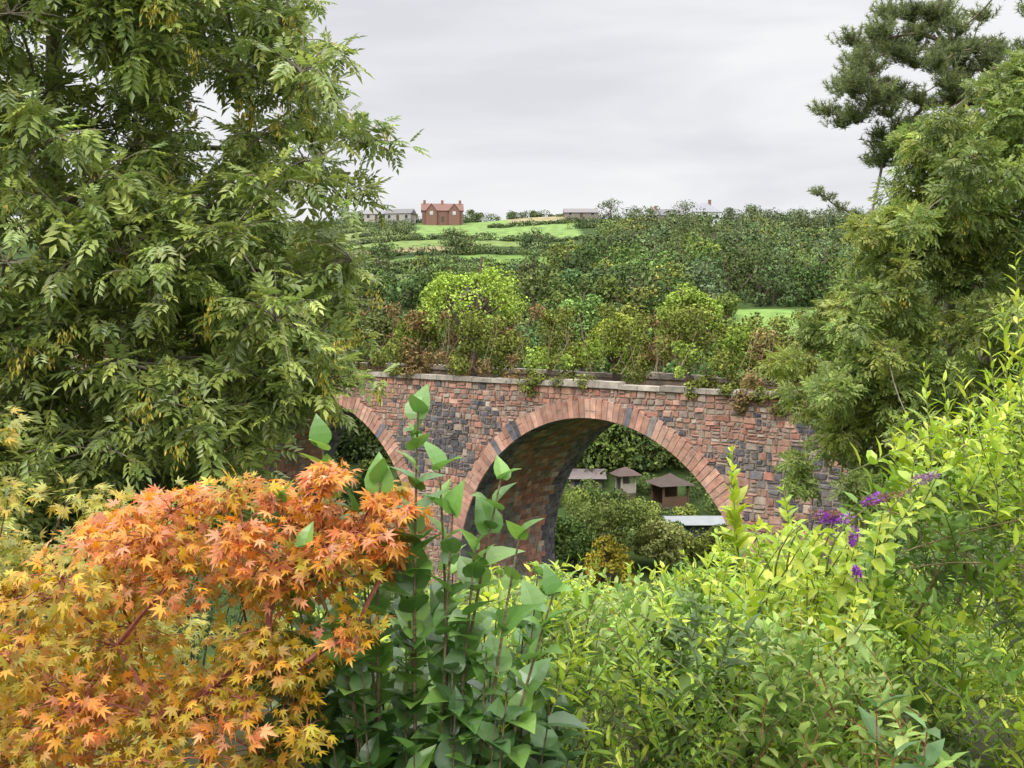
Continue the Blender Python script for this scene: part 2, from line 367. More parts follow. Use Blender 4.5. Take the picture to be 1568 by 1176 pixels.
for i in range(105):    # band beyond the viaduct
    y=rng.uniform(158,222);r=rng.uniform(-.36,.18);h=rng.uniform(4.6,8.)*(1 if y<190 else .72)
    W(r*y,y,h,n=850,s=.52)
for i in range(60):    # thicket filling the slope behind the deck
    y=rng.uniform(125,160);r=rng.uniform(-.3,.19);W(r*y,y,rng.uniform(3,5.5),n=650,s=.42)
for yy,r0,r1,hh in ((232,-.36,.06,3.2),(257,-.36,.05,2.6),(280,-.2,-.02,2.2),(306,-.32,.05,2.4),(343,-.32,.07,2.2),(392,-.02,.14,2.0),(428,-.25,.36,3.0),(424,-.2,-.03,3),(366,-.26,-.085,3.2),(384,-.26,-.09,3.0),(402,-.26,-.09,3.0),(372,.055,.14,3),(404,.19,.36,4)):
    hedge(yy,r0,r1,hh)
for i in range(18):
    y=rng.choice([232,257,306])+rng.normal(0,3);r=rng.uniform(-.3,.05);W(r*y,y,rng.uniform(4,6),n=420,s=.5,p=[DG,MG,BG][rng.integers(3)])
for r in (.012,.024,-.055,-.048): W(r*325,325,rng.uniform(5,7),n=700,s=.5,p=DG)
for px,h in ((-.138,6),(-.09,6),(-.118,5),(-.036,6),(-.03,5),(.0,3.5),(.02,3),(.088,10),(.109,7),(.155,10),(.195,7),(.212,9.5),(.226,9),(.24,7),(.258,9),(.275,8.5),(.292,9),(.31,8),(.33,8)):
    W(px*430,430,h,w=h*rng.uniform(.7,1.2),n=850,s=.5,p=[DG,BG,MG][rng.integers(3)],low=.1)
for i in range(60):
    y=rng.uniform(94,128);r=rng.uniform(-.34,.30)
    if r>.19 and y>100: r-=.2
    W(r*y,y,rng.uniform(5.5,9) if y<112 else rng.uniform(4.5,6.5),n=1200,s=.40,p=[DG,DG,MG][rng.integers(3)])
for r in list(np.arange(.03,.20,.014))+list(np.arange(-.22,-.06,.02)): W(r*95,95+rng.normal(0,1.5),rng.uniform(5,7.5),n=1600,s=.34,p=[DG,DG,MG][rng.integers(3)])
for i in range(26): 
    r=rng.uniform(-.24,-.04);y=rng.uniform(76,90);W(r*y,y,rng.uniform(2,4.5),n=900,s=.28,p=[DG,MG,YG][rng.integers(3)])
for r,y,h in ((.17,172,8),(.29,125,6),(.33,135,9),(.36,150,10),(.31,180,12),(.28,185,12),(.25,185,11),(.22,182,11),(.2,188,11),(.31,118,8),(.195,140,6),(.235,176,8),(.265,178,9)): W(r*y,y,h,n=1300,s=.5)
for x,y,q in ((7,85,.8),(10.5,83,.9),(15.5,84,1.1),(10.7,88,1),(5,84,1.2),(8.1,85.5,.8),(14.6,87,1.3),(16,90,1.6),(11.4,81.5,.8),(3.5,86,1.4),(12.4,82.6,.7),(9.4,84.2,.7),(10.3,80,.7),(13.3,83,.7),(6,86.5,1.0),(11.5,78,.7),(14.5,78,.7),(7.6,83,.9)): clump(wd,(x,y,h1(x,y)+q*.6),q,500,CQ,.2,[MG,YG,DG][rng.integers(3)],fill=3.5,form=True)
wd.build('distant_woodland',[FAR,BARK])
for x,y,h,w,p in ((-2.4,66,9.6,7.4,LG),(4.3,67,7.0,5.0,MG),(5.9,63,5.4,3.8,LG),(9.6,60,7.2,5.0,LG),(12.3,58,4.6,4,LG),(-9,70,5.4,5,MG),(-5.8,69,5.2,4,LG)):
    b=MB();tree(b,x,y,h,w,[tuple(A(q)*(1.12 if p is LG else 1.25)) for q in p],6500,.16,lobes=38,low=.1,zb=-4.3,lr=(.07,.18),fill=2.0,form=False);b.build('ash_sapling_tree',[FAR,BARK])
for x,y,h,w,p in ((6.6,73,6.4,6.5,[(.24,.29,.12),(.21,.26,.10),(.27,.32,.14)]),(9.6,71,4.8,4.5,[(.23,.28,.11),(.20,.25,.09)]),(3.6,70,5,4.5,MG),(13,70,4.4,5,YG)):
    b=MB();tree(b,x,y,h,w,[tuple(A(q)*1.15) for q in p],6500,.18,lobes=30,low=.0,zb=-17,lr=(.1,.2),form=True);b.build('willow_tree',[FAR,BARK])
b=MB();tree(b,5.0,58,7.2,3.4,[(.27,.27,.045),(.23,.26,.045),(.18,.22,.045)],4200,.15,lobes=24,low=0,zb=-17.2,lr=(.09,.2),form=False);b.build('golden_shrub',[FAR,BARK])
# ------------------------------------------------------------------ buildings
def boxm(name,lo,hi,col,parent,mat=PAINT):
    b=MB();x0,y0,z0=lo;x1,y1,z1=hi
    V=[(x0,y0,z0),(x1,y0,z0),(x1,y1,z0),(x0,y1,z0),(x0,y0,z1),(x1,y0,z1),(x1,y1,z1),(x0,y1,z1)]
    T=[(0,2,1),(0,3,2),(4,5,6),(4,6,7),(0,1,5),(0,5,4),(1,2,6),(1,6,5),(2,3,7),(2,7,6),(3,0,4),(3,4,7)]
    b.add(V,T,col);return b.build(name,[mat],False,parent=parent)
def roofm(w,d,z,h,hip,ov,col,parent):
    x,y=w/2+ov,d/2+ov;b=MB();k=x-(y if hip else 0)
    V=[(-x,-y,z),(x,-y,z),(x,y,z),(-x,y,z),(-k,0,z+h),(k,0,z+h)]
    b.add(V,[(0,1,5),(0,5,4),(2,3,4),(2,4,5),(1,2,5),(3,0,4),(0,2,1),(0,3,2)],col);b.build('roof',[PAINT],False,parent=parent)
def house(name,x,y,w,d,hw,hr,wc,rc,hip=False,rot=0,ch=(),nw=3,storeys=1,dz=0,gables=()):
    e=bpy.data.objects.new(name,None);bpy.context.scene.collection.objects.link(e);e.location=(x,y,h1(x,y)+dz);e.rotation_euler[2]=rot
    boxm('walls',(-w/2,-d/2,-3.5),(w/2,d/2,hw),wc,e);roofm(w,d,hw+.01,hr,hip,.35,rc,e)
    for gx in gables:
        gw=2.0;y0=-d/2-1.2;b=MB();zt=hw+hr*.85
        b.add([(gx-gw,y0,-1.5),(gx+gw,y0,-1.5),(gx+gw,y0,hw-.3),(gx,y0,zt-.15),(gx-gw,y0,hw-.3),(gx-gw,0,-1.5),(gx+gw,0,-1.5),(gx+gw,0,hw-.3),(gx-gw,0,hw-.3)],[(0,1,2),(0,2,4),(4,2,3),(1,6,7),(1,7,2),(5,0,4),(5,4,8)],wc);b.build('gable_wing',[PAINT],False,parent=e)
        b=MB();b.add([(gx-gw-.3,y0-.25,hw-.5),(gx,y0-.25,zt),(gx+gw+.3,y0-.25,hw-.5),(gx-gw-.3,.0,hw-.5),(gx,0,zt),(gx+gw+.3,0,hw-.5)],[(0,1,4),(0,4,3),(1,2,5),(1,5,4)],rc);b.build('gable_roof',[PAINT],False,parent=e)
        boxm('window',(gx-.6,y0-.05,hw-1.6),(gx+.6,y0-.004,hw-.3),(.5,.5,.5),e)
    for s in range(storeys):
        for i in range(nw):
            cx=-w/2+(i+.5)*w/nw;z0=.9+s*2.6
            if any(abs(cx-gx)<2.7 for gx in gables): continue
            if hw<1.6: continue
            if s==0 and i==nw//2: boxm('door',(cx-.5,-d/2-.05,0),(cx+.5,-d/2-.003,min(2.1,hw-.1)),(.1,.08,.06),e);continue
            boxm('window_frame',(cx-.65,-d/2-.04,z0-.08),(cx+.65,-d/2-.003,min(z0+1.28,hw-.05)),(.5,.5,.48),e)
            boxm('window',(cx-.55,-d/2-.07,z0),(cx+.55,-d/2-.043,min(z0+1.2,hw-.12)),(.04,.05,.06),e)
    if hw<1.6: boxm('window',(-w*.35,-d/2-.05,hw*.35),(w*.1,-d/2-.003,hw*.8),(.04,.05,.06),e);boxm('door',(w*.2,-d/2-.05,0),(w*.34,-d/2-.003,hw*.9),(.09,.07,.05),e)
    for cx in ch: boxm('chimney',(cx-.45,-.4,hw),(cx+.45,.4,hw+hr+1.2),(.24,.13,.10),e)
    return e
house('red_brick_house',-26,414,15,8,4.2,3.0,(.22,.12,.095),(.19,.105,.085),rot=.1,ch=(-6.6,6.6,0),nw=5,storeys=1,dz=.6,gables=(-4.2,4.2))
house('farm_building',-42,418,10,7,2.6,2.0,(.35,.33,.31),(.16,.155,.155),rot=-.2,dz=.5)
house('farm_building',-51,420,9,6,2.4,1.8,(.4,.37,.33),(.22,.21,.21),dz=.5)
house('white_bungalow',70,404,10,8,3.2,3.6,(.7,.7,.68),(.26,.26,.28),hip=True,rot=.15,ch=(2,),dz=2.2)
house('grey_roofed_house',55,402,12,8,2.6,2.6,(.32,.29,.26),(.17,.16,.165),rot=-.1,ch=(-3,),dz=1.4)
house('barn',25,404,12,8,1.8,1.8,(.24,.2,.17),(.19,.175,.17),dz=.8)
def gazebo(name,x,y,w,h,hr,rc,pc):
    e=bpy.data.objects.new(name,None);bpy.context.scene.collection.objects.link(e);e.location=(x,y,h1(x,y)+.3);e.rotation_euler[2]=.3
    boxm('floor',(-w/2,-w/2,-.6),(w/2,w/2,.1),(.12,.1,.08),e)
    for sx in(-1,1):
        for sy in(-1,1): boxm('post',(sx*w*.46-.07,sy*w*.46-.07,.1),(sx*w*.46+.07,sy*w*.46+.07,h),pc,e)
    boxm('balustrade',(-w*.44,-w*.47,.1),(w*.44,-w*.45,.85),pc,e);boxm('back_wall',(-w*.44,w*.42,.1),(w*.44,w*.45,h),tuple(A(pc)*.5),e)
    b=MB();x1=w/2+.4;b.add([(-x1,-x1,h),(x1,-x1,h),(x1,x1,h),(-x1,x1,h),(-.5,-.5,h+hr*.6),(.5,-.5,h+hr*.6),(.5,.5,h+hr*.6),(-.5,.5,h+hr*.6),(0,0,h+hr)],
      [(0,1,5),(0,5,4),(1,2,6),(1,6,5),(2,3,7),(2,7,6),(3,0,4),(3,4,7),(4,5,8),(5,6,8),(6,7,8),(7,4,8)],rc);b.build('roof',[PAINT],False,parent=e)
gazebo('wooden_gazebo',12.1,85,2.2,1.7,.8,(.075,.055,.045),(.13,.08,.05))
gazebo('small_summerhouse',8.9,87,1.2,1.5,.6,(.10,.07,.06),(.4,.36,.3))
house('garden_shed',13.4,80,4.2,3,.9,.3,(.12,.12,.11),(.24,.25,.25),nw=1,dz=-.1)
house('low_garden_building',5.9,90,2.6,2.5,.9,.6,(.2,.16,.14),(.18,.15,.14),nw=1,dz=-.3)
# ------------------------------------------------------------------ big ash tree at left
ASH=[(.165,.245,.08),(.215,.30,.09),(.13,.20,.065),(.28,.355,.10)];KEY=[(.46,.42,.07),(.38,.37,.07)]
def twigs(B,c,r,nt,nl,size,cols,bc,tm=CO,droop=.3,keys=0.,mat=0):
    for k in range(nt):
        d=sph(1)[0];d[2]=d[2]*.8+.15;L=r*rng.uniform(.6,1.25);q=c+d*L-A([0,0,.12*r]);pt=bez(c,c+d*L*.5+A([0,0,.12*r]),q,5)
        tube(B,pt,[.012,.01,.008,.006,.004],bc,3)
        f=rng.uniform(.25,1,nl)[:,None];P=(1-f)**2*c+2*f*(1-f)*(c+d*L*.5+A([0,0,.12*r]))+f*f*q
        rd=sph(nl);D=nrm(rd*.9+d*.5-A([0,0,droop]));Nn=nrm(A([0,-.25,1.])+rd*.5+sph(nl)*.3)
        leaves(B,P,D,Nn,size*np.exp(rng.normal(0,.2,nl)),tm,pal(cols,nl,j=.2)*math.exp(rng.normal(0,.13)),mat)
        if rng.random()<keys:
            n=30;P=q+rng.normal(0,.05,(n,3))-A([0,0,.05])-np.abs(rng.normal(0,.09,(n,1)))*A([0,0,1]);D=nrm(sph(n)*.5-A([0,0,1]));leaves(B,P,D,sph(n),.08,RHN,pal(KEY,n),mat)
b=MB();bc=(.22,.19,.14);base=A([-7.0,16.3,h1(-7,16.3)-.3]);
trunk=bez(base,base+A([.3,0,5]),A([-6.6,16,5.5]),12);tube(b,trunk,np.linspace(.34,.08,12),bc,10)
AZ=[-3.4,-2.6,-1.8,-1.3,-1.0,-.2,.5,1.5,2.1,3.1,4.0,6.5];AX=[-4.4,-3.5,-3.0,-2.9,-2.4,-2.2,-1.65,-1.7,-1.5,-2.1,-2.4,-3.2]
cs=[];
while len(cs)<215:
    z=rng.uniform(-3.4,6.3);y=rng.uniform(12.4,17.0);xm=np.interp(z*14/y,AZ,AX)*y/14-.45;x=rng.uniform(-9.5,xm)
    if x<-7.5 and rng.random()<.5: continue
    if z>.8 and x>xm-1.9 and rng.random()<.4: continue
    cs.append(A([x,y,z]))
for i in range(22): cs.append(A([rng.uniform(-7.0,-4.2),rng.uniform(12.4,13.4),rng.uniform(-2.4,4.6)]))
for e in [(-1.9,14,2.15),(-1.95,13.6,.65),(-2.3,13.5,-.85),(-2.1,14,1.4),(-2.8,14,3.6),(-2.9,14,4.1),(-2.6,13.8,2.8),(-3.3,14,1.2),(-3.4,13.8,-1.9),(-3.8,14,-2.5),(-2.4,13.8,-.3),(-4,13.6,-2.9),(-5,13.6,-2.9),(-6,13.6,-2.9),(-3.6,14,3.9),(-3.4,14,3.0),(-3.2,13.5,-.9),(-2.9,14,3.2),(-3.2,14,2.2),(-2.6,14,1.9)]: cs.append(A(e,dtype=float))
skeleton(b,trunk,cs,.013,bc,rise=.25,rmax=.13)
for c in cs:
    edge=c[0]>-3.6 and c[2]>.5
    twigs(b,c,.62 if edge else .8,9 if edge else 12,8 if edge else 11,.26,ASH,bc,keys=.15)
b.build('ash_tree',[LEAFG,BARK])
# ------------------------------------------------------------------ right-hand trees
RT=[(8.23,3.0,.9),(9.5,3.7,.9),(7.7,2.07,.95),(9.0,1.94,1.3),(7.07,1.42,.6),(7.97,.65,1.3),(9.5,.4,1.3),(6.68,-.26,.85),(6.16,-1.03,.8),(7.7,-1.03,1.3),(9.0,-1.03,1.4),(6.0,-2.07,.75),(7.2,-2.3,1.1),(8.5,-2.6,1.1),(5.85,-3.1,.45),(6.7,-3.2,.6),(10.6,2.4,1.3),(11,.3,1.5),(10.4,-1.8,1.5),(10.8,3.9,1.1),(6.9,.5,.6),(9,3,1),(12,2,1.5),(8,-3.8,1.1),(9.6,-3.8,1.2),(8.6,3.4,.7),(10.0,4.2,.8),(6.3,-.2,.5),(7.4,1.0,.6),(7.2,-1.4,.8),(6.6,-1.9,.6)]
GR=[(.15,.23,.07),(.19,.27,.08),(.12,.19,.06),(.23,.30,.09)];GY=[(.20,.27,.07),(.25,.30,.08),(.165,.23,.065)]
b=MB();base=A([9.4,23.6,h1(9.4,23.6)-.3]);trunk=bez(base,base+A([-.2,0,6]),A([9.2,23.2,4.2]),12);tube(b,trunk,np.linspace(.3,.05,12),bc,10)
cs=[]
for x,z,r in RT:
    for k in range(4 if r<.8 else 8): cs.append((A([x,21.6+rng.normal(0,.9),z])+sph(1)[0]*A([r,.5,r])*.68,r))
skeleton(b,trunk,[c for c,r in cs],.011,bc,rmax=.12)
for c,r in cs:
    p_=GR if rng.random()<.75 else GY;rr=r*rng.uniform(.28,.42)+.05
    clump(b,c,(rr*1.15,rr,rr*.75),int(330*rr),CO,.20,p_,fill=3,droop=.15,j=.2,tint=.14,upn=.9)
    twigs(b,c,rr*1.25,3,8,.20,p_,bc,droop=.25,keys=.12)
b.build('ash_tree',[LEAF,BARK])
# pine
b=MB();PN=[(.10,.14,.065),(.125,.175,.08),(.155,.205,.09)];pb=A([11.6,27,h1(11.6,27)-.3]);tr=bez(pb,pb+A([.4,0,8]),A([10.6,27,7.2]),14);pbk=(.20,.155,.12)
tube(b,tr,np.linspace(.3,.05,14),pbk,10)
PC=[(8.9,6.9),(9.6,7.3),(8.2,6.0),(8.9,6.1),(9.7,6.3),(10.4,6.9),(11.2,7.1),(11.9,6.6),(8.0,5.2),(8.7,5.2),(9.5,5.4),(10.5,5.7),(11.4,5.9),(12.4,6.1),(8.3,4.5),(8.9,4.4),(10.9,4.9),(12,5.1),(13,5.6),(9.0,3.9),(12.8,4.4),(13.4,6.6),(11,6.4),(10,5),(9.2,6.6),(9.4,5.9),(8.4,5.6),(10,7.2),(11.5,5.2),(10.1,6.2),(9.6,4.6),(9.5,4),(10.4,4.3),(8.5,6.6)]
cs=[A([x,26.5+rng.normal(0,.6),z])+rng.normal(0,.22,3) for x,z in PC for k in range(3)]
cs+=[A([7.15,26,2.85]),A([7.4,26.1,2.72]),A([7.75,26.2,2.5]),A([8.1,26.3,2.35]),A([8.5,26.4,2.2])]
skeleton(b,tr,cs,.017,pbk,rise=-.1,zoff=.8,rmax=.12)
for i,c in enumerate(cs):
    lo=i>=len(PC)*3;n=14 if lo else 34;d=sph(n);d[:,2]=np.abs(d[:,2])*.8+.05;P=c+d*rng.uniform(.05,.25 if lo else .5,(n,1))*A([1.15,1,.8])
    for p in P[::4]: tube(b,[c,(c+p)/2,p],[.014,.011,.01],pbk,3)
    leaves(b,P,nrm(d*.7+A([0,0,.6])),sph(n),.13 if lo else .18,TU,pal(PN,n),0)
b.build('pine_tree',[LEAF,BARK])
# ------------------------------------------------------------------ shrubs on the slope (middle distance)
def bush(name,x,y,h,w,cols,n,ls,tm=LA,zb=None,mat=LEAF,lob=18):
    B=MB();gz=(h1(x,y) if zb is None else zb)
    for i in range(lob):
        a=rng.uniform(0,6.28);q=rng.random()**.5*w*.5;c=A([x+math.cos(a)*q,y+math.sin(a)*q*.6,gz+h*(1-.55*(q/(w*.5))**2)*rng.uniform(.45,.95)]);r=rng.uniform(.12,.23)*min(w,h*1.3)
        st=A([x+(c[0]-x)*.3,y,gz]);tube(B,bez(st,(st+c)/2,c,5),[.03,.025,.02,.014,.006],(.14,.1,.07),4)
        clump(B,c,(r,r,r*.85),n//lob,tm,ls,cols,fill=2.6,droop=.1,tint=.14)
    B.build(name,[mat,BARK])
for x,y,h,w,p,nm in ((-3.4,24,4.2,4.0,MG,'hawthorn_bush'),(-6.5,22,5,5,DG,'hawthorn_bush'),(-.8,22,2.6,3.6,YG,'elder_bush'),(1.8,20,2.1,3.0,LG,'elder_bush'),(2.2,30,3.0,4.0,MG,'hawthorn_bush'),
    (4.2,26,3.0,3.4,YG,'elder_bush'),(6.6,24,3.6,3.6,MG,'hawthorn_bush'),(3.2,14,1.6,2.6,LG,'elder_bush'),(.4,13,1.5,2.4,MG,'hawthorn_bush'),(9,20,4,4,MG,'hawthorn_bush'),(5.2,15,2.4,3,LG,'elder_bush')):
    bush(nm,x,y,h,w,[tuple(A(q)*1.2) for q in p],5500,.14)
# ------------------------------------------------------------------ near plants
def shoot(B,base,tip,bend,n,size,tm,cols,ang=60,f0=.2,sr=.004,sc=(.16,.17,.07),w=None,tiprise=.35,mat=0,taper=.55,upn=.5,j=.15,whorl=2,gain=None):
    base=A(base,dtype=float);tip=A(tip,dtype=float);mid=(base+tip)/2+A(bend);pts=bez(base,mid,tip,7)
    tube(B,pts,np.linspace(sr,sr*.35,7),sc,5)
    k=np.arange(n);f=f0+(1-f0)*((k//whorl)/max(1,(n-1)//whorl));f=np.clip(f+rng.normal(0,.012,n),0,1)[:,None]
    P=(1-f)**2*base+2*f*(1-f)*mid+f*f*tip;Tg=nrm(2*(1-f)*(mid-base)+2*f*(tip-mid))
    phi=(k//whorl)*1.57+(k%whorl)*2*math.pi/whorl+rng.uniform(0,6.28)+rng.normal(0,.35,n);ref=nrm(np.cross(Tg,A([.2,.9,.3])));r2=np.cross(Tg,ref)
    rad=np.cos(phi)[:,None]*ref+np.sin(phi)[:,None]*r2;a=np.radians(ang*(1-tiprise*f[:,0])+rng.normal(0,13,n))[:,None]
    D=nrm(rad*np.sin(a)+Tg*np.cos(a));Nn=nrm(Tg*.8+A([0,0,upn])+sph(n)*.35)
    leaves(B,P,D,Nn,size*(1-taper*f[:,0]**2.5)*np.exp(rng.normal(0,.18,n)),tm,pal(cols,n,w,j,gain),mat)
# orange japanese maple
b=MB();OR=[(.58,.20,.035),(.62,.27,.03),(.58,.25,.12),(.56,.31,.02),(.62,.30,.16),(.50,.14,.045),(.66,.32,.03)]
OG=[(.42,.30,.02),(.48,.27,.02),(.30,.26,.03),(.52,.23,.035),(.38,.32,.03)]
mb=A([-.87,3.15,-1.9]);fork=A([-.86,3.1,-1.12]);ms=bez(mb,(mb+fork)/2+A([.02,0,0]),fork,7);tube(b,ms,np.linspace(.022,.015,7),(.10,.055,.04),8)
MC=[(-1.28,-.83,.16),(-1.12,-.70,.15),(-.94,-.60,.13),(-.78,-.555,.10),(-.64,-.60,.12),(-.49,-.47,.06),(-.36,-.57,.10),(-.50,-.69,.15),(-.68,-.76,.16),(-.89,-.76,.17),(-1.12,-.90,.18),(-1.3,-1.04,.16),(-1.05,-1.06,.17),(-.82,-.97,.15),(-.64,-.90,.12),(-.57,-1.07,.11),(-.42,-.80,.08),(-.77,-1.15,.13),(-1.2,-1.22,.15),(-1.45,-.92,.15),(-1.5,-1.15,.2),(-.6,-1.2,.08),(-.33,-.68,.05),(-.95,-1.22,.13),(-1.03,-.53,.05),(-.86,-.50,.04),(-.7,-.52,.05),(-.52,-.56,.07),(-.28,-.6,.05),(-1.0,-.68,.1),(-.42,-.62,.08),(-.6,-.68,.1),(-1.38,-.76,.08),(-.72,-1.05,.1),(-.5,-.41,.03),(-.36,-.5,.04),(-1.22,-.64,.05),(-.3,-.55,.04),(-.56,-.95,.08),(-.9,-1.1,.1)]
cs=[]
for x,z,r in MC:
    for k in range(3): cs.append((A([x,3.0+rng.uniform(-.12,.3),z])+rng.normal(0,.35*r,3),r))
skeleton(b,ms[-3:],[c for c,r in cs],.0022,(.28,.10,.07),rise=.2,sides=4,zoff=-5,rmax=.011)
for i,(c,r) in enumerate(cs):
    z=c[2];k=i%3;n=int(2700*r*r)+24
    d=sph(n);P=c+d*A([r,r,r*.55])*(rng.random((n,1))**.5);D=nrm(d*A([1,1,.3])+sph(n)*.7-A([0,0,.35]));Nn=nrm(A([0,-.45,.9])+sph(n)*.7)
    pg=np.clip((-.62-z)/.42,0.06,.85);pl=OG if rng.random()<pg else OR
    leaves(b,P,D,Nn,rng.uniform(.022,.042,n),MA[k],pal(pl,n,j=.2,gain=1.05),0)
    for p in P[::6]: tube(b,[c,(c+p)/2+A([0,0,.01]),p],[.002,.0016,.001],(.38,.12,.08),3)
b.build('japanese_maple_tree',[LEAFM,BARK])
b=MB();AC=[(.30,.29,.05),(.36,.29,.05),(.20,.24,.05),(.23,.26,.07)];q0=A([-2.3,4.6,-2.0])
for i in range(60):
    c=A([rng.uniform(-2.6,-1.45),rng.uniform(4.2,4.9),rng.uniform(-2,-.80)])
    tube(b,bez(q0,(q0+c)/2+A([0,0,.1]),c,6),np.linspace(.012,.003,6),(.18,.12,.07),4);n=85
    d=sph(n);leaves(b,c+d*A([.2,.2,.12])*(rng.random((n,1))**.5),nrm(d+sph(n)*.6-A([0,0,.4])),nrm(A([0,-.4,1.])+sph(n)*.7),rng.uniform(.03,.055,n),MA[i%3],pal(AC,n),0)
for x,z in ((-2.0,-.74),(-1.75,-.72),(-2.1,-.70),(-1.55,-.76),(-1.35,-.95),(-2.08,-.42),(-2.12,-.5)):
    c=A([x,4.4,z]);n=34;d=sph(n);tube(b,bez(q0,(q0+c)/2+A([0,0,.1]),c,6),np.linspace(.01,.003,6),(.18,.12,.07),4);leaves(b,c+d*A([.13,.1,.05]),nrm(d+sph(n)*.5-A([0,0,.3])),nrm(A([0,-.3,1.])+sph(n)*.4),.045,MA[1],pal(AC,n),0)
b.build('golden_maple_bush',[LEAFM,BARK])
# lilac with heart-shaped leaves
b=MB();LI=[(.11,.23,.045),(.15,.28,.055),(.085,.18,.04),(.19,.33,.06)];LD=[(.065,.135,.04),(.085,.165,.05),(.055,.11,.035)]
for tx,tz,n,bx in ((-.25,-.26,32,-.27),(-.53,-.36,22,-.45),(-.03,-.45,20,-.2),(-.36,-.46,18,-.35),(.11,-.74,14,-.1),(-.1,-.64,16,-.2),(-.64,-.52,16,-.45),(-.16,-.54,14,-.2),(-.44,-.55,12,-.4),(.02,-.6,12,-.1),(-.3,-.6,14,-.28),(-.55,-.62,14,-.4),(-.2,-.42,16,-.22)):
    shoot(b,(bx,3.25,-1.75),(tx,3.0+rng.uniform(-.1,.1),tz),(rng.normal(0,.05),0,0),n,.118,HE,LI,ang=62,f0=.42,sr=.008,sc=(.22,.18,.10),tiprise=.5,taper=.42,gain=1.12)
for i in range(110):
    tx=rng.uniform(-.72,.2);tz=rng.uniform(-1.35,-.74)-abs(tx+.25)*.25;y=rng.uniform(2.95,3.6)
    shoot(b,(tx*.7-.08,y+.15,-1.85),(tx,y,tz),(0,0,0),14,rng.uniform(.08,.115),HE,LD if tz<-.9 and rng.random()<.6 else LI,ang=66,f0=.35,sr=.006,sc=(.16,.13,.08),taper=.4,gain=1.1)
b.build('lilac_bush',[LEAFG,BARK])
# buddleia at right
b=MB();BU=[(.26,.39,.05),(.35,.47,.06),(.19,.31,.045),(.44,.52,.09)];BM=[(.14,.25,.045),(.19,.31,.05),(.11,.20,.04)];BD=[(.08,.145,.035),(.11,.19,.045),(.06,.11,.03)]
BX=[.6,.68,.84,1.1,1.34,1.5,1.63,1.71,1.9,2.06,2.3,3.0];BZ=[-1.15,-1.02,-.93,-.86,-.89,-.82,-.60,-.45,-.33,-.2,.0,.1]
for i in range(700):
    x=rng.uniform(.62,2.75);zt=np.interp(x,BX,BZ);u=rng.random()**1.5;z=zt-u*(zt+1.75)+rng.normal(0,.03);y=rng.uniform(3.9,5.3);k=y/4.5
    t=A([x*k,y,z*k]);bs_=t-A([rng.normal(0,.18),rng.normal(0,.10),rng.uniform(.18,.38)])
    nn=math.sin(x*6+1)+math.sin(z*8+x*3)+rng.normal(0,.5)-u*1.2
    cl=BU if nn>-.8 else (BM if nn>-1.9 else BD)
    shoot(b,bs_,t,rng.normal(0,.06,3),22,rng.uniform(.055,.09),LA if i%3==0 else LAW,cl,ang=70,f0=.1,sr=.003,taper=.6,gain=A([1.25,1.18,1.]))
for x,z,L in ((1.67,-.21,.5),(1.75,-.27,.5),(1.82,-.24,.5),(1.93,-.10,.6),(2.04,.24,.8),(2.08,.05,.6),(.89,-.56,.45),(.90,-.66,.4),(1.99,.0,.6),(1.6,-.42,.4),(2.15,.15,.7),(1.55,-.5,.4),(1.1,-.72,.4)):
    shoot(b,(x+.03,4.5,z-L),(x,4.5,z),rng.normal(0,.02,3),28,.095,LAW if L<.5 else LA,BU,ang=48,f0=.1,sr=.004,taper=.6)
for i in range(16):
    x=rng.uniform(.9,2.1);tube(b,bez((x,4.4,-1.2),(x+.1,4.3,-.9),(x+rng.normal(0,.3),4.2,-1.0+rng.uniform(0,.3)),8),.003,(.3,.22,.12),4)
PU=[(.30,.06,.44),(.38,.10,.54),(.22,.04,.36)];BRN=[(.20,.09,.06),(.25,.12,.07)]
for x,z,dx,dz,L,c2 in ((1.50,-.74,-1,-.35,.07,PU),(1.37,-.83,-1,.0,.10,PU),(1.25,-.82,1,-.2,.05,PU),(1.40,-1.07,-.3,1,.035,PU),(1.39,-.88,-.3,-1,.045,PU),(1.64,-.68,1,.4,.07,[(.34,.18,.36),(.28,.14,.26)]),(1.42,-.77,1,.3,.16,BRN),(1.2,-.82,1,.1,.10,BRN)):
    q=3.66;n=140;f=rng.random((n,1));ax=nrm(A([dx,-.2,dz],dtype=float));d=sph(n);o_=A([x*q/4.5,q,z*q/4.5]);P=o_+ax*f*L+d*(.014*(1-f*.75));leaves(b,P,nrm(d+ax*.3),sph(n),.011,RH,pal(c2,n,gain=1.0),0)
    tube(b,bez(o_+A([-dx*.05,.25,-.3]),o_-ax*.12,o_+ax*L,7),np.linspace(.004,.0015,7),(.22,.22,.1),4)
    shoot(b,o_+A([-dx*.05,.25,-.3]),o_-A([0,0,.06]),(0,0,0),18,.075,LAW,BU,ang=60,f0=.1,sr=.003)
b.build('buddleia_bush',[LEAF,BARK])
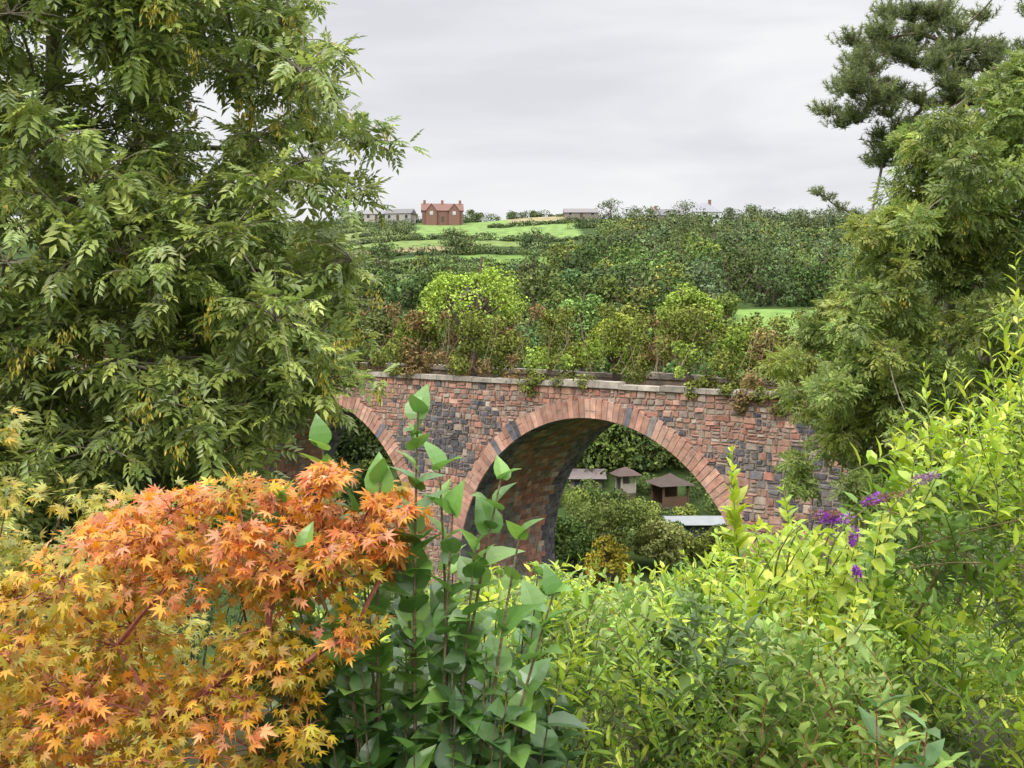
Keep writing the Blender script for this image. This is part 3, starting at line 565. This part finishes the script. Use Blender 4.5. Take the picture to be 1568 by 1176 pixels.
# mixed low shrubs bottom centre
b=MB();VA=[(.22,.34,.08),(.15,.27,.06),(.32,.41,.15),(.11,.20,.05)]
for i in range(470):
    x=rng.uniform(.02,1.45);y=rng.uniform(3.2,4.6);k=y/4;zt=np.interp(x,[0,.3,.7,1.1,1.5],[-.97,-1.0,-1.06,-1.12,-1.2]);z=(zt-rng.random()**1.6*.55)*k+rng.normal(0,.05)
    t=A([x*k,y,z]);bs_=t-A([rng.normal(0,.18),rng.normal(0,.1),rng.uniform(.12,.32)])
    sm=math.sin(x*7)+math.sin(x*3+y*5)+rng.normal(0,.35)
    tm,sz,cl=(LAW,.065,VA) if sm>.5 else ((LA,.075,BU) if sm>-.1 else ((LAW,.036,[(.17,.31,.055),(.25,.39,.07)]) if sm>-1 else (LAW,.06,BD)))
    shoot(b,bs_,t,rng.normal(0,.05,3),20,sz,tm,cl,ang=68,f0=.1,sr=.0028,sc=(.25,.12,.06) if sm>1 else (.16,.17,.07),taper=.5,gain=A([1.3,1.2,1.]))
b.build('mixed_garden_shrubs',[LEAF,BARK])
b=MB()
for i in range(340):
    x=rng.uniform(-1.2,3.4);y=rng.uniform(5.6,8.5);z=(-1.33-abs(x-.6)*.03)*y/5.6*rng.uniform(.93,1.25);t=A([x*y/5.6,y,z])
    shoot(b,t-A([rng.normal(0,.15),0,.5]),t,rng.normal(0,.05,3),22,.11,LAW,BU if rng.random()<.5 else BM,ang=62,f0=.1,sr=.005,taper=.5)
b.build('garden_hedge',[LEAF,BARK])
b=MB()
for tx,tz,bx in ((.86,-.93,.90),(.98,-.98,.91),(.90,-1.05,.91)):
    shoot(b,(bx,2.7,-1.9),(tx,2.62,tz),(0,0,0),10,.11,LAW,[(.085,.17,.05),(.10,.19,.055)],ang=72,f0=.6,sr=.005,sc=(.3,.12,.07),taper=.3,gain=1.)
b.build('broadleaf_plant',[LEAF,BARK])
# ------------------------------------------------------------------ sky
sc=bpy.context.scene;w=bpy.data.worlds.new('World');sc.world=w;w.use_nodes=True;N=w.node_tree.nodes;L=w.node_tree.links;N.clear()
sky=N.new('ShaderNodeTexSky');sky.sky_type='NISHITA';sky.sun_disc=False;sky.sun_elevation=math.radians(50)
tc=N.new('ShaderNodeTexCoord');mp=N.new('ShaderNodeMapping');mp.inputs['Scale'].default_value=(1.6,1.6,8);mp.inputs['Rotation'].default_value=(.02,.05,0);L.new(tc.outputs['Generated'],mp.inputs[0])
no=N.new('ShaderNodeTexNoise');no.inputs['Scale'].default_value=1.7;no.inputs['Detail'].default_value=5;no.inputs['Roughness'].default_value=.5;no.inputs['Distortion'].default_value=.3;L.new(mp.outputs[0],no.inputs[0])
cr=N.new('ShaderNodeValToRGB');e=cr.color_ramp.elements;e[0].position=.33;e[0].color=(.74,.745,.785,1);e[1].position=.6;e[1].color=(.93,.93,.94,1);L.new(no.outputs[0],cr.inputs[0])
sp=N.new('ShaderNodeSeparateXYZ');L.new(tc.outputs['Generated'],sp.inputs[0])
mr=N.new('ShaderNodeMapRange');mr.inputs['From Min'].default_value=.28;mr.inputs['From Max'].default_value=.75;mr.inputs['To Min'].default_value=10.2;mr.inputs['To Max'].default_value=44;L.new(sp.outputs[2],mr.inputs[0])
vm=N.new('ShaderNodeVectorMath');vm.operation='SCALE';L.new(cr.outputs[0],vm.inputs[0]);L.new(mr.outputs[0],vm.inputs['Scale'])
mx=N.new('ShaderNodeMix');mx.data_type='RGBA';mx.inputs[0].default_value=.95;L.new(sky.outputs[0],mx.inputs[6]);L.new(vm.outputs[0],mx.inputs[7])
bg=N.new('ShaderNodeBackground');bg.inputs[1].default_value=.1;L.new(mx.outputs[2],bg.inputs[0]);o=N.new('ShaderNodeOutputWorld');L.new(bg.outputs[0],o.inputs[0])
l=bpy.data.lights.new('sun','SUN');l.energy=1.5;l.angle=math.radians(12);l.color=(1,.96,.9);lo=bpy.data.objects.new('sun',l);sc.collection.objects.link(lo)
dirn=Vector((-.45,-.85,1.15)).normalized();lo.rotation_euler=dirn.to_track_quat('Z','Y').to_euler();lo.location=(-20,-20,40)
sky.sun_rotation=math.atan2(dirn.x,dirn.y)
sc.view_settings.view_transform='Standard';sc.view_settings.look='None';sc.view_settings.exposure=0
cam=bpy.data.cameras.new('camera');cam.sensor_width=36;cam.lens=39.03;cam.shift_y=-.0689;cam.clip_start=.1;cam.clip_end=6000
co=bpy.data.objects.new('camera',cam);sc.collection.objects.link(co);co.rotation_euler=(math.pi/2,0,0);sc.camera=co
print('tris',sum(len(o.data.polygons) for o in sc.objects if o.type=='MESH'))
